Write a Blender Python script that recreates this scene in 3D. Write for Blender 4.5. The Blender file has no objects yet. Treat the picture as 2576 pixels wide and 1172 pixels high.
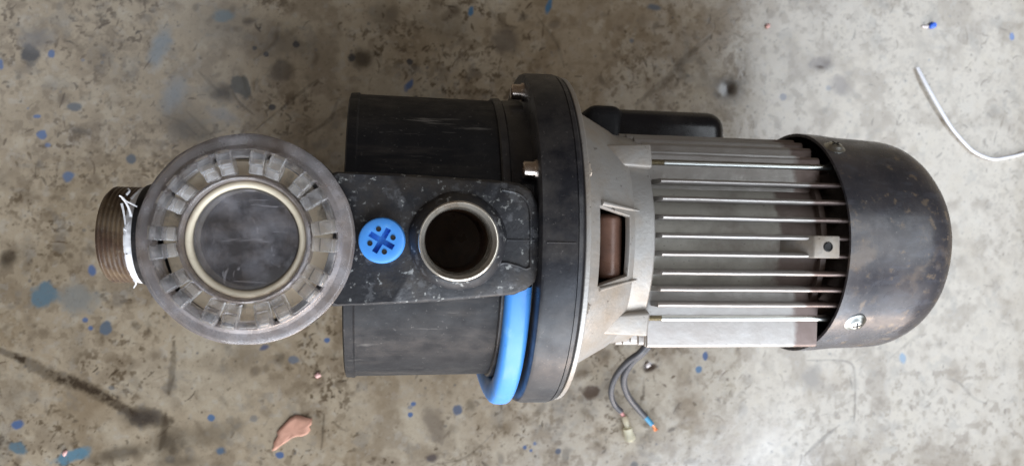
import bpy, bmesh, math, random
import numpy as np
from mathutils import Vector, Matrix
R = math.radians
random.seed(7)
rng = np.random.default_rng(11)
scene = bpy.context.scene
C = scene.collection

# ------------------------------------------------------------------ camera
ZA = 0.112                       # height of the pump axis above the floor
CAMH = 0.578
TILT = R(8.0)
FPX = 1800.0                     # focal length in px of a 2576 px wide picture
cam_d = bpy.data.cameras.new('camera')
cam = bpy.data.objects.new('camera', cam_d); C.objects.link(cam)
cam.location = (0, 0, CAMH)
cam.rotation_euler = (0, -TILT, 0)
cam_d.sensor_width = 36.0
cam_d.lens = FPX / 2576.0 * 36.0
cam_d.clip_start = 0.01; cam_d.clip_end = 100
cam_d.dof.use_dof = True
cam_d.dof.focus_distance = 0.385
cam_d.dof.aperture_fstop = 9.0
scene.camera = cam

# ------------------------------------------------------------------ world, light
world = bpy.data.worlds.new('World'); scene.world = world
world.use_nodes = True
bg = world.node_tree.nodes['Background']
bg.inputs[0].default_value = (0.88, 0.68, 0.50, 1)
bg.inputs[1].default_value = 0.085

def area(name, loc, target, sx, sy, watts, col):
    d = bpy.data.lights.new(name, 'AREA'); d.shape = 'RECTANGLE'
    d.size = sx; d.size_y = sy; d.energy = watts; d.color = col
    o = bpy.data.objects.new(name, d); C.objects.link(o)
    o.location = loc
    o.rotation_euler = (Vector(target) - Vector(loc)).to_track_quat('-Z', 'Y').to_euler()
    return o
# bright open side of the shelter (towards the bottom of the picture), its sunlit ground, the open roof edges
area('open_side_light', (0.5, -2.7, 1.15), (0, 0, 0.1), 3.8, 1.8, 170, (0.84, 0.91, 1.0))
area('upper_open_side_light', (0.5, -1.55, 2.15), (0, 0, 0.1), 2.6, 0.9, 33, (0.76, 0.86, 1.0))
area('sunlit_ground_light', (0.8, -2.6, 0.14), (0, 0, 0.12), 3.0, 0.24, 38, (1.0, 0.80, 0.66))
area('open_roof_edge_light', (2.05, 0.05, 2.2), (2.05, 0.05, 0), 1.36, 2.1, 33, (0.88, 0.94, 1.0))
area('far_opening_light', (-1.35, 1.1, 2.2), (-1.35, 1.1, 0), 1.5, 1.7, 5.5, (0.88, 0.94, 1.0))

scene.view_settings.view_transform = 'Standard'
scene.view_settings.look = 'None'
scene.view_settings.exposure = 0.0
scene.view_settings.gamma = 1.0
scene.render.engine = 'CYCLES'
scene.cycles.max_bounces = 14
scene.cycles.transmission_bounces = 12
scene.cycles.glossy_bounces = 6
scene.cycles.transparent_max_bounces = 16
scene.cycles.use_denoising = True
scene.cycles.sample_clamp_indirect = 6.0

# ------------------------------------------------------------------ picture point -> place
_ct, _st = math.cos(TILT), math.sin(TILT)
def at(u, v, z):
    """world point of height z seen at (u, v) of the 2576 x 1172 photograph (used to measure sizes)"""
    a = (u - 1288) / FPX; b = (586 - v) / FPX
    d = Vector((_st + a * _ct, b, -_ct + a * _st))
    t = (z - CAMH) / d.z
    return Vector((d.x * t, d.y * t, z))
YAW = R(-1.0)
ROOT = Vector((0.0, -0.0018, 0.0))
def loc(u, v, z):
    """the same in the pump's own frame; z above the pump axis"""
    p = at(u, v, ZA + z) - ROOT
    c, s = math.cos(-YAW), math.sin(-YAW)
    return Vector((p.x * c - p.y * s, p.x * s + p.y * c, ZA + z))
def lx(u, z, v=598): return loc(u, v, z).x

# ------------------------------------------------------------------ materials
def new_mat(name):
    m = bpy.data.materials.new(name); m.use_nodes = True
    nt = m.node_tree
    return m, nt, nt.nodes['Principled BSDF']
def N(nt, t, **kw):
    n = nt.nodes.new(t)
    for k, v in kw.items(): setattr(n, k, v)
    return n
def noise(nt, scale, detail=6, rough=0.6, stretch=None, seed=0.0, dist=0.0):
    tc = N(nt, 'ShaderNodeTexCoord')
    mp = N(nt, 'ShaderNodeMapping')
    mp.inputs['Location'].default_value = (seed * 3.1, seed * 1.7, seed * 2.3)
    if stretch: mp.inputs['Scale'].default_value = stretch
    nz = N(nt, 'ShaderNodeTexNoise')
    nz.inputs['Scale'].default_value = scale
    nz.inputs['Detail'].default_value = detail
    nz.inputs['Roughness'].default_value = rough
    nz.inputs['Distortion'].default_value = dist
    nt.links.new(tc.outputs['Object'], mp.inputs[0]); nt.links.new(mp.outputs[0], nz.inputs[0])
    return nz.outputs[0]
def ramp(nt, fac, lo, hi, a=0.0, b=1.0):
    mr = N(nt, 'ShaderNodeMapRange')
    mr.inputs[1].default_value = lo; mr.inputs[2].default_value = hi
    mr.inputs[3].default_value = a; mr.inputs[4].default_value = b
    nt.links.new(fac, mr.inputs[0]); return mr.outputs[0]
def mixc(nt, fac, a, b):
    mx = N(nt, 'ShaderNodeMix', data_type='RGBA')
    if isinstance(fac, (int, float)): mx.inputs[0].default_value = fac
    else: nt.links.new(fac, mx.inputs[0])
    for s, val in ((6, a), (7, b)):
        if isinstance(val, tuple): mx.inputs[s].default_value = (*val, 1)
        else: nt.links.new(val, mx.inputs[s])
    return mx.outputs[2]
def mat(name, base, rough, metal=0.0, layers=(), bump=(), spec=0.5, rvar=0.12, coat=0.0):
    """layers: (scale, lo, hi, colour, strength, stretch, seed)   bump: (scale, strength, stretch)"""
    m, nt, p = new_mat(name)
    col = base; metal_s = None; rgh = None
    for i, (sc, lo, hi, c, st, stretch, seed) in enumerate(layers):
        f = ramp(nt, noise(nt, sc, 8, 0.65, stretch, seed + i), lo, hi, 0.0, st)
        col = mixc(nt, f, col, c)
    if isinstance(col, tuple): p.inputs['Base Color'].default_value = (*col, 1)
    else: nt.links.new(col, p.inputs['Base Color'])
    p.inputs['Metallic'].default_value = metal
    rr = ramp(nt, noise(nt, 90, 5, 0.6, None, 5.0), 0.3, 0.7, max(0.02, rough - rvar), min(1, rough + rvar))
    nt.links.new(rr, p.inputs['Roughness'])
    p.inputs['Specular IOR Level'].default_value = spec
    p.inputs['Coat Weight'].default_value = coat
    prev = None
    for sc, st, stretch in bump:
        b = N(nt, 'ShaderNodeBump'); b.inputs['Strength'].default_value = st; b.inputs['Distance'].default_value = 0.0006
        nt.links.new(noise(nt, sc, 5, 0.6, stretch, 9.0), b.inputs['Height'])
        if prev: nt.links.new(prev, b.inputs['Normal'])
        prev = b.outputs[0]
    if prev: nt.links.new(prev, p.inputs['Normal'])
    return m

DUST = (0.20, 0.175, 0.15)
M = {}
M['black'] = mat('black_plastic', (0.013, 0.013, 0.015), 0.50, 0, [
    (38, 0.48, 0.78, DUST, 0.08, None, 0), (420, 0.62, 0.72, (0.30, 0.28, 0.26), 0.35, None, 2),
    (60, 0.63, 0.70, (0.25, 0.23, 0.21), 0.5, (0.25, 2.2, 2.2), 4), (26, 0.50, 0.72, (0.12, 0.10, 0.085), 0.35, (0.4, 2.5, 2.5), 8)], [(350, 0.18, None)], spec=0.2)
M['flange'] = mat('black_flange_plastic', (0.016, 0.016, 0.020), 0.36, 0, [
    (30, 0.44, 0.72, DUST, 0.34, None, 21), (500, 0.62, 0.74, (0.30, 0.27, 0.24), 0.5, None, 12)], [(300, 0.15, None), (40, 0.25, None)], spec=0.45)
M['crust'] = mat('crusted_black_plastic', (0.018, 0.018, 0.021), 0.55, 0, [
    (32, 0.46, 0.66, (0.075, 0.058, 0.042), 0.6, None, 31),
    (140, 0.56, 0.64, (0.13, 0.13, 0.135), 0.5, None, 35),
    (240, 0.60, 0.66, (0.36, 0.36, 0.34), 0.8, None, 38)], [(260, 0.55, None), (90, 0.3, None)])
M['alu'] = mat('cast_aluminium', (0.37, 0.355, 0.335), 0.44, 0.3, [
    (22, 0.42, 0.66, (0.34, 0.265, 0.19), 0.75, None, 3), (700, 0.66, 0.74, (0.12, 0.09, 0.07), 0.6, None, 7),
    (150, 0.64, 0.69, (0.08, 0.06, 0.05), 0.8, None, 6)], [(420, 0.4, None)])
M['finmetal'] = mat('grimy_fin_aluminium', (0.42, 0.405, 0.385), 0.46, 0.5, [
    (16, 0.42, 0.66, (0.26, 0.21, 0.18), 0.7, (0.4, 1, 1), 13), (420, 0.62, 0.74, (0.12, 0.09, 0.07), 0.6, None, 17)], [(260, 0.35, None)])
M['frame'] = mat('grimy_motor_frame', (0.47, 0.45, 0.40), 0.60, 0.15, [
    (24, 0.45, 0.68, (0.17, 0.135, 0.11), 0.7, None, 23), (380, 0.62, 0.70, (0.07, 0.05, 0.04), 0.6, None, 27)], [(200, 0.45, None)])
def primer_end(m, x0):
    # the fan end of the frame shows bare red-brown primer beyond a ragged paint edge at x0
    nt = m.node_tree; p = nt.nodes['Principled BSDF']; src = p.inputs['Base Color'].links[0].from_socket
    tc = N(nt, 'ShaderNodeTexCoord'); sx = N(nt, 'ShaderNodeSeparateXYZ'); nt.links.new(tc.outputs['Object'], sx.inputs[0])
    ad = N(nt, 'ShaderNodeMath', operation='MULTIPLY_ADD'); nt.links.new(noise(nt, 60, 4, .6, None, 2), ad.inputs[0]); ad.inputs[1].default_value = .016; nt.links.new(sx.outputs[0], ad.inputs[2])
    f = ramp(nt, ad.outputs[0], x0, x0 + .004, 0, .85)
    nt.links.new(mixc(nt, f, src, (0.15, 0.10, 0.085)), p.inputs['Base Color'])
M['steel'] = mat('bright_steel', (0.74, 0.63, 0.54), 0.26, 1.0, [(300, 0.58, 0.72, (0.35, 0.26, 0.18), 0.5, None, 1)], rvar=0.08)
M['rod'] = mat('plated_steel_rod', (0.52, 0.53, 0.50), 0.32, 1.0, [(30, 0.50, 0.74, (0.30, 0.24, 0.15), 0.5, (0.2, 1, 1), 1)], rvar=0.08)
M['brass'] = mat('yellowed_thread', (0.36, 0.31, 0.21), 0.40, 0.9)
M['cover'] = mat('fan_cover_paint', (0.042, 0.042, 0.050), 0.28, 0, [
    (22, 0.38, 0.68, (0.155, 0.13, 0.12), 0.5, None, 41), (55, 0.52, 0.62, (0.10, 0.10, 0.115), 0.5, (1, 3, 1), 44),
    (30, 0.56, 0.64, (0.20, 0.15, 0.11), 0.48, None, 47), (120, 0.59, 0.66, (0.25, 0.185, 0.125), 0.6, None, 49), (500, 0.64, 0.70, (0.35, 0.31, 0.27), 0.6, None, 50)], [(300, 0.08, None)], rvar=0.10)
M['bore'] = mat('brown_stained_bore', (0.075, 0.038, 0.020), 0.35, 0, [(90, 0.45, 0.65, (0.03, 0.018, 0.012), 0.8, None, 3)])
M['dark'] = mat('dark_interior', (0.012, 0.011, 0.011), 0.6)
M['capacitor'] = mat('glossy_black_capacitor', (0.012, 0.012, 0.015), 0.24, 0, [(40, 0.5, 0.8, DUST, 0.14, None, 51)], rvar=0.06)
M['blue'] = mat('blue_plastic', (0.075, 0.31, 0.80), 0.38, 0, [
    (60, 0.60, 0.72, (0.16, 0.22, 0.26), 0.5, None, 61), (90, 0.60, 0.70, (0.16, 0.42, 0.78), 0.6, None, 63), (260, 0.65, 0.70, (0.04, 0.07, 0.12), 0.6, None, 65)], [(200, 0.06, None)])
M['rust'] = mat('red_brown_oxide', (0.17, 0.088, 0.06), 0.32, 0.1, [(50, 0.5, 0.8, (0.05, 0.03, 0.025), 0.7, None, 71)], [(250, 0.15, None)])
M['thread'] = mat('brown_stained_thread', (0.075, 0.045, 0.03), 0.32, 0, [
    (46, 0.42, 0.62, (0.28, 0.20, 0.115), 0.55, (0.6, 1, 1), 81), (300, 0.6, 0.7, (0.3, 0.27, 0.22), 0.5, None, 83)], [(220, 0.3, None)])
M['tape'] = mat('white_thread_tape', (0.80, 0.79, 0.80), 0.55, 0, [(70, 0.5, 0.75, (0.55, 0.50, 0.47), 0.6, None, 91)], [(300, 0.5, None)])
M['port'] = mat('pale_stained_liner', (0.72, 0.67, 0.59), 0.20, 0.7, [
    (70, 0.50, 0.68, (0.24, 0.14, 0.06), 0.7, None, 101), (20, 0.5, 0.75, (0.33, 0.24, 0.15), 0.5, None, 103)], rvar=0.08)
M['cream'] = mat('cream_seal', (0.74, 0.63, 0.47), 0.5, 0, [
    (60, 0.54, 0.68, (0.24, 0.16, 0.10), 0.6, None, 111), (35, 0.52, 0.62, (0.07, 0.06, 0.055), 0.85, None, 114)])
M['seal'] = mat('milky_seal_ring', (0.70, 0.61, 0.46), 0.4, 0, [(80, 0.52, 0.72, (0.42, 0.33, 0.24), 0.6, None, 118)])
M['wire'] = mat('grey_wire_sleeve', (0.055, 0.055, 0.062), 0.45)
M['wirepink'] = mat('pink_insulation', (0.62, 0.27, 0.25), 0.45)
M['wireblue'] = mat('blue_insulation', (0.05, 0.28, 0.48), 0.4, 0, [(300, 0.5, 0.7, (0.12, 0.40, 0.55), 0.6, None, 1)])
M['copper'] = mat('bare_copper', (0.85, 0.40, 0.22), 0.3, 1.0)
M['scrap'] = mat('salmon_scrap', (0.56, 0.29, 0.20), 0.62, 0, [
    (90, 0.5, 0.7, (0.40, 0.20, 0.13), 0.7, None, 121), (60, 0.6, 0.75, (0.26, 0.21, 0.19), 0.7, None, 124)], [(180, 0.4, None)])
M['cord'] = mat('white_cord', (0.82, 0.82, 0.86), 0.35)
M['pink'] = mat('pink_crumb', (0.72, 0.42, 0.38), 0.6)
M['brightblue'] = mat('vivid_blue_plastic', (0.05, 0.16, 0.75), 0.4)
M['white'] = mat('pale_chip', (0.75, 0.68, 0.66), 0.5)

def clear_mat(name, tint, rough, haze_col, nscale, lo, hi, h0, h1, refr=0.0, scratches=False):
    """clear plastic: light passes (a share of it bent), the surface shines, scratches and dried scale dull it"""
    m, nt, p = new_mat(name)
    p.inputs['Base Color'].default_value = (*tint, 1)
    p.inputs['Transmission Weight'].default_value = 1.0
    p.inputs['IOR'].default_value = 1.45
    p.inputs['Roughness'].default_value = rough
    b = N(nt, 'ShaderNodeBump'); b.inputs['Strength'].default_value = 0.15; b.inputs['Distance'].default_value = 0.0005
    nt.links.new(noise(nt, 160, 4, 0.6, None, 1), b.inputs['Height']); nt.links.new(b.outputs[0], p.inputs['Normal'])
    t = N(nt, 'ShaderNodeBsdfTransparent'); t.inputs[0].default_value = (*tint, 1)
    g = N(nt, 'ShaderNodeBsdfGlossy'); g.inputs['Roughness'].default_value = max(rough, .08); nt.links.new(b.outputs[0], g.inputs['Normal'])
    fr = N(nt, 'ShaderNodeFresnel'); fr.inputs[0].default_value = 1.5; nt.links.new(b.outputs[0], fr.inputs['Normal'])
    m1 = N(nt, 'ShaderNodeMixShader'); nt.links.new(fr.outputs[0], m1.inputs[0]); nt.links.new(t.outputs[0], m1.inputs[1]); nt.links.new(g.outputs[0], m1.inputs[2])
    m2 = N(nt, 'ShaderNodeMixShader'); m2.inputs[0].default_value = refr; nt.links.new(m1.outputs[0], m2.inputs[1]); nt.links.new(p.outputs[0], m2.inputs[2])
    d = N(nt, 'ShaderNodeBsdfDiffuse')
    hc = mixc(nt, ramp(nt, noise(nt, 45, 6, 0.6, None, 12), 0.4, 0.65), haze_col, tuple(c * f for c, f in zip(haze_col, (0.72, 0.62, 0.52))))
    nt.links.new(hc, d.inputs['Color'])
    mx = N(nt, 'ShaderNodeMixShader')
    hz = ramp(nt, noise(nt, nscale, 8, 0.68, None, 6), lo, hi, h0, h1)
    if scratches:
        for st, sd, th in (((1, 9, 1), 21, .655), ((7, 2, 1), 25, .67), ((2.5, 3, 1), 29, .69)):
            ad = N(nt, 'ShaderNodeMath', operation='MAXIMUM')
            nt.links.new(hz, ad.inputs[0]); nt.links.new(ramp(nt, noise(nt, 42, 3, 0.5, st, sd, 0.6), th, th + .05, 0, .30), ad.inputs[1]); hz = ad.outputs[0]
    nt.links.new(hz, mx.inputs[0])
    nt.links.new(m2.outputs[0], mx.inputs[1]); nt.links.new(d.outputs[0], mx.inputs[2])
    nt.links.new(mx.outputs[0], nt.nodes['Material Output'].inputs['Surface'])
    return m
M['lid'] = clear_mat('hazy_clear_lid', (0.93, 0.91, 0.90), 0.12, (0.68, 0.64, 0.65), 60, 0.42, 0.72, 0.24, 0.50, 0.2)
M['lug'] = clear_mat('clear_lug', (0.97, 0.96, 0.95), 0.03, (0.88, 0.86, 0.87), 90, 0.42, 0.75, 0.08, 0.34, 0.7)
M['glass'] = clear_mat('scratched_sight_glass', (0.92, 0.92, 0.94), 0.10, (0.62, 0.60, 0.64), 75, 0.42, 0.70, 0.08, 0.26, 0.1, True)
M['sleeve'] = clear_mat('yellowed_clear_sleeve', (0.93, 0.88, 0.66), 0.08, (0.92, 0.88, 0.70), 60, 0.4, 0.7, 0.5, 0.8, 0.3)

# ------------------------------------------------------------------ mesh helpers
def finish(name, bm, m, parent=None, smooth=35, loc=None, rot=None):
    me = bpy.data.meshes.new(name)
    bmesh.ops.recalc_face_normals(bm, faces=bm.faces[:])
    bm.to_mesh(me); bm.free()
    if smooth:
        me.shade_smooth(); me.set_sharp_from_angle(angle=R(smooth))
    me.materials.append(m)
    o = bpy.data.objects.new(name, me); C.objects.link(o)
    if parent: o.parent = parent
    if loc is not None: o.location = loc
    if rot is not None: o.rotation_euler = rot
    return o
def dup(o, loc=None, rot=None, parent=None):
    c = o.copy(); C.objects.link(c); c.parent = parent or o.parent
    if loc is not None: c.location = loc
    if rot is not None: c.rotation_euler = rot
    return c
def lathe(bm, prof, segs=64, axis='X', org=(0, 0, 0), closed=False, fn=None, caps=False):
    """prof: (along, radius) turned about the axis through org; closed joins last to first"""
    rings = []
    for i, (a, r) in enumerate(prof):
        ring = []
        for k in range(segs):
            t = 2 * math.pi * k / segs
            rr, aa = (r, a) if fn is None else fn(a, r, t)
            p = (aa, rr * math.sin(t), rr * math.cos(t)) if axis == 'X' else (rr * math.cos(t), rr * math.sin(t), aa)
            ring.append(bm.verts.new((p[0] + org[0], p[1] + org[1], p[2] + org[2])))
        rings.append(ring)
    n = len(rings)
    for i in range(n if closed else n - 1):
        A, B = rings[i], rings[(i + 1) % n]
        for k in range(segs):
            bm.faces.new((A[k], A[(k + 1) % segs], B[(k + 1) % segs], B[k]))
    if caps:
        bm.faces.new(rings[0]); bm.faces.new(rings[-1])
    return rings
def bevel(bm, w, segs=2, ang=30):
    bmesh.ops.recalc_face_normals(bm, faces=bm.faces[:]); bm.normal_update()
    es = [e for e in bm.edges if len(e.link_faces) == 2 and e.calc_face_angle(0) > R(ang)]
    bmesh.ops.bevel(bm, geom=es, offset=w, segments=segs, affect='EDGES', profile=0.5, clamp_overlap=True)
def box(bm, x0, x1, y0, y1, z0, z1):
    vs = [bm.verts.new(p) for p in ((x0,y0,z0),(x1,y0,z0),(x1,y1,z0),(x0,y1,z0),(x0,y0,z1),(x1,y0,z1),(x1,y1,z1),(x0,y1,z1))]
    for f in ((0,3,2,1),(4,5,6,7),(0,1,5,4),(1,2,6,5),(2,3,7,6),(3,0,4,7)): bm.faces.new([vs[i] for i in f])
    return vs
def prism(bm, pts, z0, z1, grow=0.0):
    """outline pts (x, y) raised from z0 to z1, the foot grown outwards by grow"""
    n = len(pts); cx = sum(p[0] for p in pts) / n; cy = sum(p[1] for p in pts) / n
    lo = []
    for x, y in pts:
        d = math.hypot(x - cx, y - cy); k = 1 + grow / d
        lo.append(bm.verts.new((cx + (x - cx) * k, cy + (y - cy) * k, z0)))
    hi = [bm.verts.new((x, y, z1)) for x, y in pts]
    bm.faces.new(hi); bm.faces.new(list(reversed(lo)))
    for i in range(n): bm.faces.new((lo[i], lo[(i+1) % n], hi[(i+1) % n], hi[i]))
def catmull(pts, sub=8):
    P = [Vector(p) for p in pts]; P = [2*P[0]-P[1]] + P + [2*P[-1]-P[-2]]; out = []
    for i in range(1, len(P) - 2):
        for k in range(sub):
            t = k / sub; a, b, c, d = P[i-1], P[i], P[i+1], P[i+2]
            out.append(0.5 * ((2*b) + (c-a)*t + (2*a-5*b+4*c-d)*t*t + (3*b-a-3*c+d)*t**3))
    out.append(P[-2]); return out
def tube(bm, pts, rad, segs=10, flat=1.0, up=(0, 0, 1)):
    P = [Vector(p) for p in pts]; rings = []
    for i, p in enumerate(P):
        t = (P[min(i+1, len(P)-1)] - P[max(i-1, 0)]).normalized()
        s = t.cross(Vector(up))
        if s.length < 1e-4: s = t.cross(Vector((1, 0, 0)))
        s.normalize(); w = s.cross(t)
        r = rad(i / (len(P) - 1)) if callable(rad) else rad
        rings.append([bm.verts.new(p + s * (r * math.cos(a)) + w * (r * flat * math.sin(a))) for a in (2*math.pi*k/segs for k in range(segs))])
    for A, B in zip(rings, rings[1:]):
        for k in range(segs): bm.faces.new((A[k], A[(k+1) % segs], B[(k+1) % segs], B[k]))
    bm.faces.new(rings[0]); bm.faces.new(list(reversed(rings[-1])))
def tag(o, label=None, cat=None, group=None, kind=None):
    for k, v in (('label', label), ('category', cat), ('group', group), ('kind', kind)):
        if v: o[k] = v
    return o

# ------------------------------------------------------------------ the floor: one sheet, its colour holding stains, scuffs and some painted shade
STEP = 0.0008
fx = np.arange(-0.42, 0.58, STEP); fy = np.arange(-0.25, 0.25, STEP)
NX, NY = len(fx), len(fy)
def vnoise(cell, seed):
    r = np.random.default_rng(seed)
    gx = int((fx[-1] - fx[0]) / cell) + 3; gy = int((fy[-1] - fy[0]) / cell) + 3
    g = r.random((gy, gx))
    a = (fx - fx[0]) / cell; b = (fy - fy[0]) / cell
    ia = a.astype(int); ib = b.astype(int); ta = a - ia; tb = b - ib
    ta = ta*ta*(3-2*ta); tb = tb*tb*(3-2*tb)
    top = g[ib][:, ia] * (1-ta) + g[ib][:, ia+1] * ta
    bot = g[ib+1][:, ia] * (1-ta) + g[ib+1][:, ia+1] * ta
    return top * (1-tb)[:, None] + bot * tb[:, None]
def fractal(cell, seed, octs=4, gain=0.55):
    out = 0; amp = 1; tot = 0
    for k in range(octs):
        out = out + amp * vnoise(cell / 2**k, seed + k); tot += amp; amp *= gain
    out = out / tot
    return np.clip((out - out.mean()) / out.std() * 0.155 + 0.5, 0, 1)
col = np.empty((NY, NX, 3)); col[:] = (0.40, 0.322, 0.225)
depth = np.zeros((NY, NX))
big = fractal(0.09, 1); mid = fractal(0.025, 5); fine = fractal(0.006, 9); grit = fractal(0.0022, 15, 2)
def blend(mask, c):
    global col
    col = col * (1 - mask[..., None]) + np.array(c) * mask[..., None]
def sm(x, a, b):
    t = np.clip((x - a) / (b - a), 0, 1); return t*t*(3-2*t)
XX, YY = np.meshgrid(fx, fy)
blend(0.55 * sm(big, 0.50, 0.72), (0.25, 0.19, 0.12))
blend(0.5 * sm(1 - big, 0.52, 0.75), (0.47, 0.40, 0.30))
blend(0.60 * sm(XX + 0.25 * (big - .5) - 0.5 * (YY + .12), -0.12, 0.34), (0.60, 0.56, 0.495))                     # floor colour grows paler towards the right and lower side
blend(0.55 * sm(mid, 0.52, 0.72), (0.20, 0.15, 0.10))
blend(0.45 * sm(fine, 0.56, 0.74) * (0.35 + sm(big, .4, .65)), (0.17, 0.125, 0.08))
blend(0.25 * sm(1 - fine, 0.62, 0.80), (0.50, 0.475, 0.43))
wear = fractal(0.05, 31)
grime_shade = fractal(0.06, 61, 5, .6)                                           # brown grime patches; shade beyond the pump is painted into this colour
blend(0.5 * sm(grime_shade + .35 * np.exp(-((XX - .06)**2 / .022 + (YY - .17)**2 / .010)) - .12, 0.42, 0.75), (0.225, 0.155, 0.085))
clus = sm(wear, 0.38, 0.68) * (1 - 0.75 * sm(XX, 0.10, 0.32))
bl1 = fractal(0.013, 41, 4, 0.7); bl2 = fractal(0.0045, 47, 3, 0.7); bl3 = fractal(0.02, 53, 4, 0.7)
blend(0.42 * sm(bl1, 0.58, 0.76) * (0.2 + clus), (0.125, 0.085, 0.048))
blend(0.78 * sm(bl2, 0.60, 0.76) * (0.15 + clus), (0.10, 0.068, 0.038))
blend(0.32 * sm(bl3, 0.66, 0.84), (0.17, 0.165, 0.155))
blend(0.30 * sm(1 - bl1, 0.62, 0.82), (0.52, 0.455, 0.35))
def window(x0, x1, y0, y1):
    i0 = max(0, int((x0 - fx[0]) / STEP)); i1 = min(NX, int((x1 - fx[0]) / STEP) + 2)
    j0 = max(0, int((y0 - fy[0]) / STEP)); j1 = min(NY, int((y1 - fy[0]) / STEP) + 2)
    return (slice(j0, j1), slice(i0, i1)) if i1 > i0 and j1 > j0 else None
def put(sl, m, c, dep=0.0):
    col[sl] = col[sl] * (1 - m[..., None]) + np.array(c) * m[..., None]
    depth[sl] = np.minimum(depth[sl], -dep * m)
def spot(x, y, rx, ry, c, a, soft=0.35, ang=0.0, rag=0.25, dep=0.0):
    r = max(rx, ry) * 1.7
    sl = window(x-r, x+r, y-r, y+r)
    if sl is None: return
    dx = XX[sl] - x; dy = YY[sl] - y; ca, sa = math.cos(ang), math.sin(ang)
    u = (dx*ca + dy*sa) / rx; v = (-dx*sa + dy*ca) / ry
    d = np.sqrt(u*u + v*v) + rag * ((fine[sl] - 0.5) * 2 + (mid[sl] - 0.5) * 1.2)
    put(sl, a * (1 - sm(d, 1 - soft, 1 + soft)), c, dep)
def stroke(pts, w, c, a, soft=0.5, rag=0.35, dep=0.0):
    P = np.array([(p[0], p[1]) for p in pts]); m = w * 2.2
    sl = window(P[:,0].min()-m, P[:,0].max()+m, P[:,1].min()-m, P[:,1].max()+m)
    if sl is None: return
    gx, gy = XX[sl], YY[sl]; d = np.full(gx.shape, 9.0)
    n = len(P) - 1
    for i in range(n):
        ax, ay = P[i]; bx, by = P[i+1]; L2 = (bx-ax)**2 + (by-ay)**2 + 1e-12
        t = np.clip(((gx-ax)*(bx-ax) + (gy-ay)*(by-ay)) / L2, 0, 1)
        s = (i + t) / n; ww = w * (0.35 + 0.65 * np.sin(np.pi * np.clip(s, 0.03, 0.97)))
        d = np.minimum(d, np.hypot(gx-ax-t*(bx-ax), gy-ay-t*(by-ay)) / ww)
    d = d + rag * ((fine[sl] - 0.5) * 1.5 + (grit[sl] - 0.5) * 1.4)
    put(sl, a * (1 - sm(d, 1 - soft, 1 + soft)) * (0.6 + 0.4 * sm(fine[sl], .36, .55)), c, dep)
BROWNS = [(0.05, 0.03, 0.015), (0.075, 0.045, 0.024), (0.11, 0.075, 0.042), (0.04, 0.028, 0.018)]
r_ = random.Random(5)
for k in range(5200):                                                     # scuffs, nicks and scratches
    x = r_.uniform(-0.41, 0.57); y = r_.uniform(-0.245, 0.245)
    wv = wear[min(NY-1, int((y - fy[0]) / STEP)), min(NX-1, int((x - fx[0]) / STEP))]
    keep = 0.26 + 1.7 * (wv - 0.40)
    if x > 0.22: keep *= 0.8
    if r_.random() > keep: continue
    th = r_.choice([R(50), R(-40), R(65), R(20), R(95)]) + r_.gauss(0, 0.5); L = r_.uniform(0.0014, 0.009) * (1.4 if r_.random() < 0.2 else 0.8)
    bend = r_.gauss(0, 0.9); pts = [(x, y)]
    for s in range(4):
        th += bend / 4; pts.append((pts[-1][0] + L/4*math.cos(th), pts[-1][1] + L/4*math.sin(th)))
    pale = 0.75 if x > 0.22 else 1.0
    stroke(pts, r_.uniform(0.0004, 0.0011), r_.choice(BROWNS), (0.35 + 0.65 * r_.random() ** 1.1) * pale, 0.6, 0.6, 0.00004)
for k in range(800):                                                      # soft brown blotches
    x = r_.uniform(-0.41, 0.57); y = r_.uniform(-0.245, 0.245); q = r_.uniform(0.0012, 0.006)
    spot(x, y, q, q * r_.uniform(0.4, 1), r_.choice(BROWNS), r_.uniform(0.12, 0.5) * (0.6 if x > 0.22 else 1), 0.6, r_.uniform(0, 3), 0.6)
for k in range(70):                                                       # old soft stains
    x = r_.uniform(-0.41, 0.57); y = r_.uniform(-0.245, 0.245); q = r_.uniform(0.005, 0.014)
    spot(x, y, q, q * r_.uniform(0.4, 1), r_.choice([(0.09, 0.06, 0.035), (0.12, 0.10, 0.08), (0.10, 0.075, 0.05)]), r_.uniform(0.15, 0.42) * (0.6 if x > 0.2 else 1), 0.75, r_.uniform(0, 3), 0.9)
for k in range(1800):                                                      # specks
    x = r_.uniform(-0.41, 0.57); y = r_.uniform(-0.245, 0.245); q = r_.uniform(0.0005, 0.0011)
    spot(x, y, q, q, r_.choice(BROWNS + [(0.06, 0.07, 0.09)]), r_.uniform(0.25, 0.7), 0.5, 0, 0.3)
for k in range(70):                                                      # grey and blue paint spatter
    x = r_.uniform(-0.41, 0.57); y = r_.uniform(-0.245, 0.245); q = abs(r_.gauss(0, 0.0012)) + 0.0007
    c = r_.choice([(0.10, 0.115, 0.135), (0.15, 0.17, 0.19), (0.075, 0.08, 0.085), (0.12, 0.125, 0.13), (0.11, 0.15, 0.23)])
    spot(x, y, q, q * r_.uniform(0.7, 1), c, r_.uniform(0.35, 0.8), 0.3, 0, 0.35)
def sp(u, v, ru, rv, c, a, soft=0.35, deg=0, rag=0.42, dep=0.0):
    p = at(u, v, 0); k = 0.000322
    spot(p.x, p.y, ru * k * .86, rv * k * .86, tuple(q * .8 for q in c), min(.97, a * 1.3), soft, R(deg), rag, dep)
def stp(pts, w, c, a, soft=0.5, rag=0.35, dep=0.0):
    P = catmull([at(u, v, 0) for u, v in pts], 5)
    stroke(P, w * 0.000322 * .9, c, a, 0.6, 0.5, dep)
BR = (0.035, 0.022, 0.012); GB = (0.105, 0.125, 0.15); DK = (0.05, 0.05, 0.055); BL = (0.085, 0.16, 0.34); TE = (0.13, 0.21, 0.26)
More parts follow.
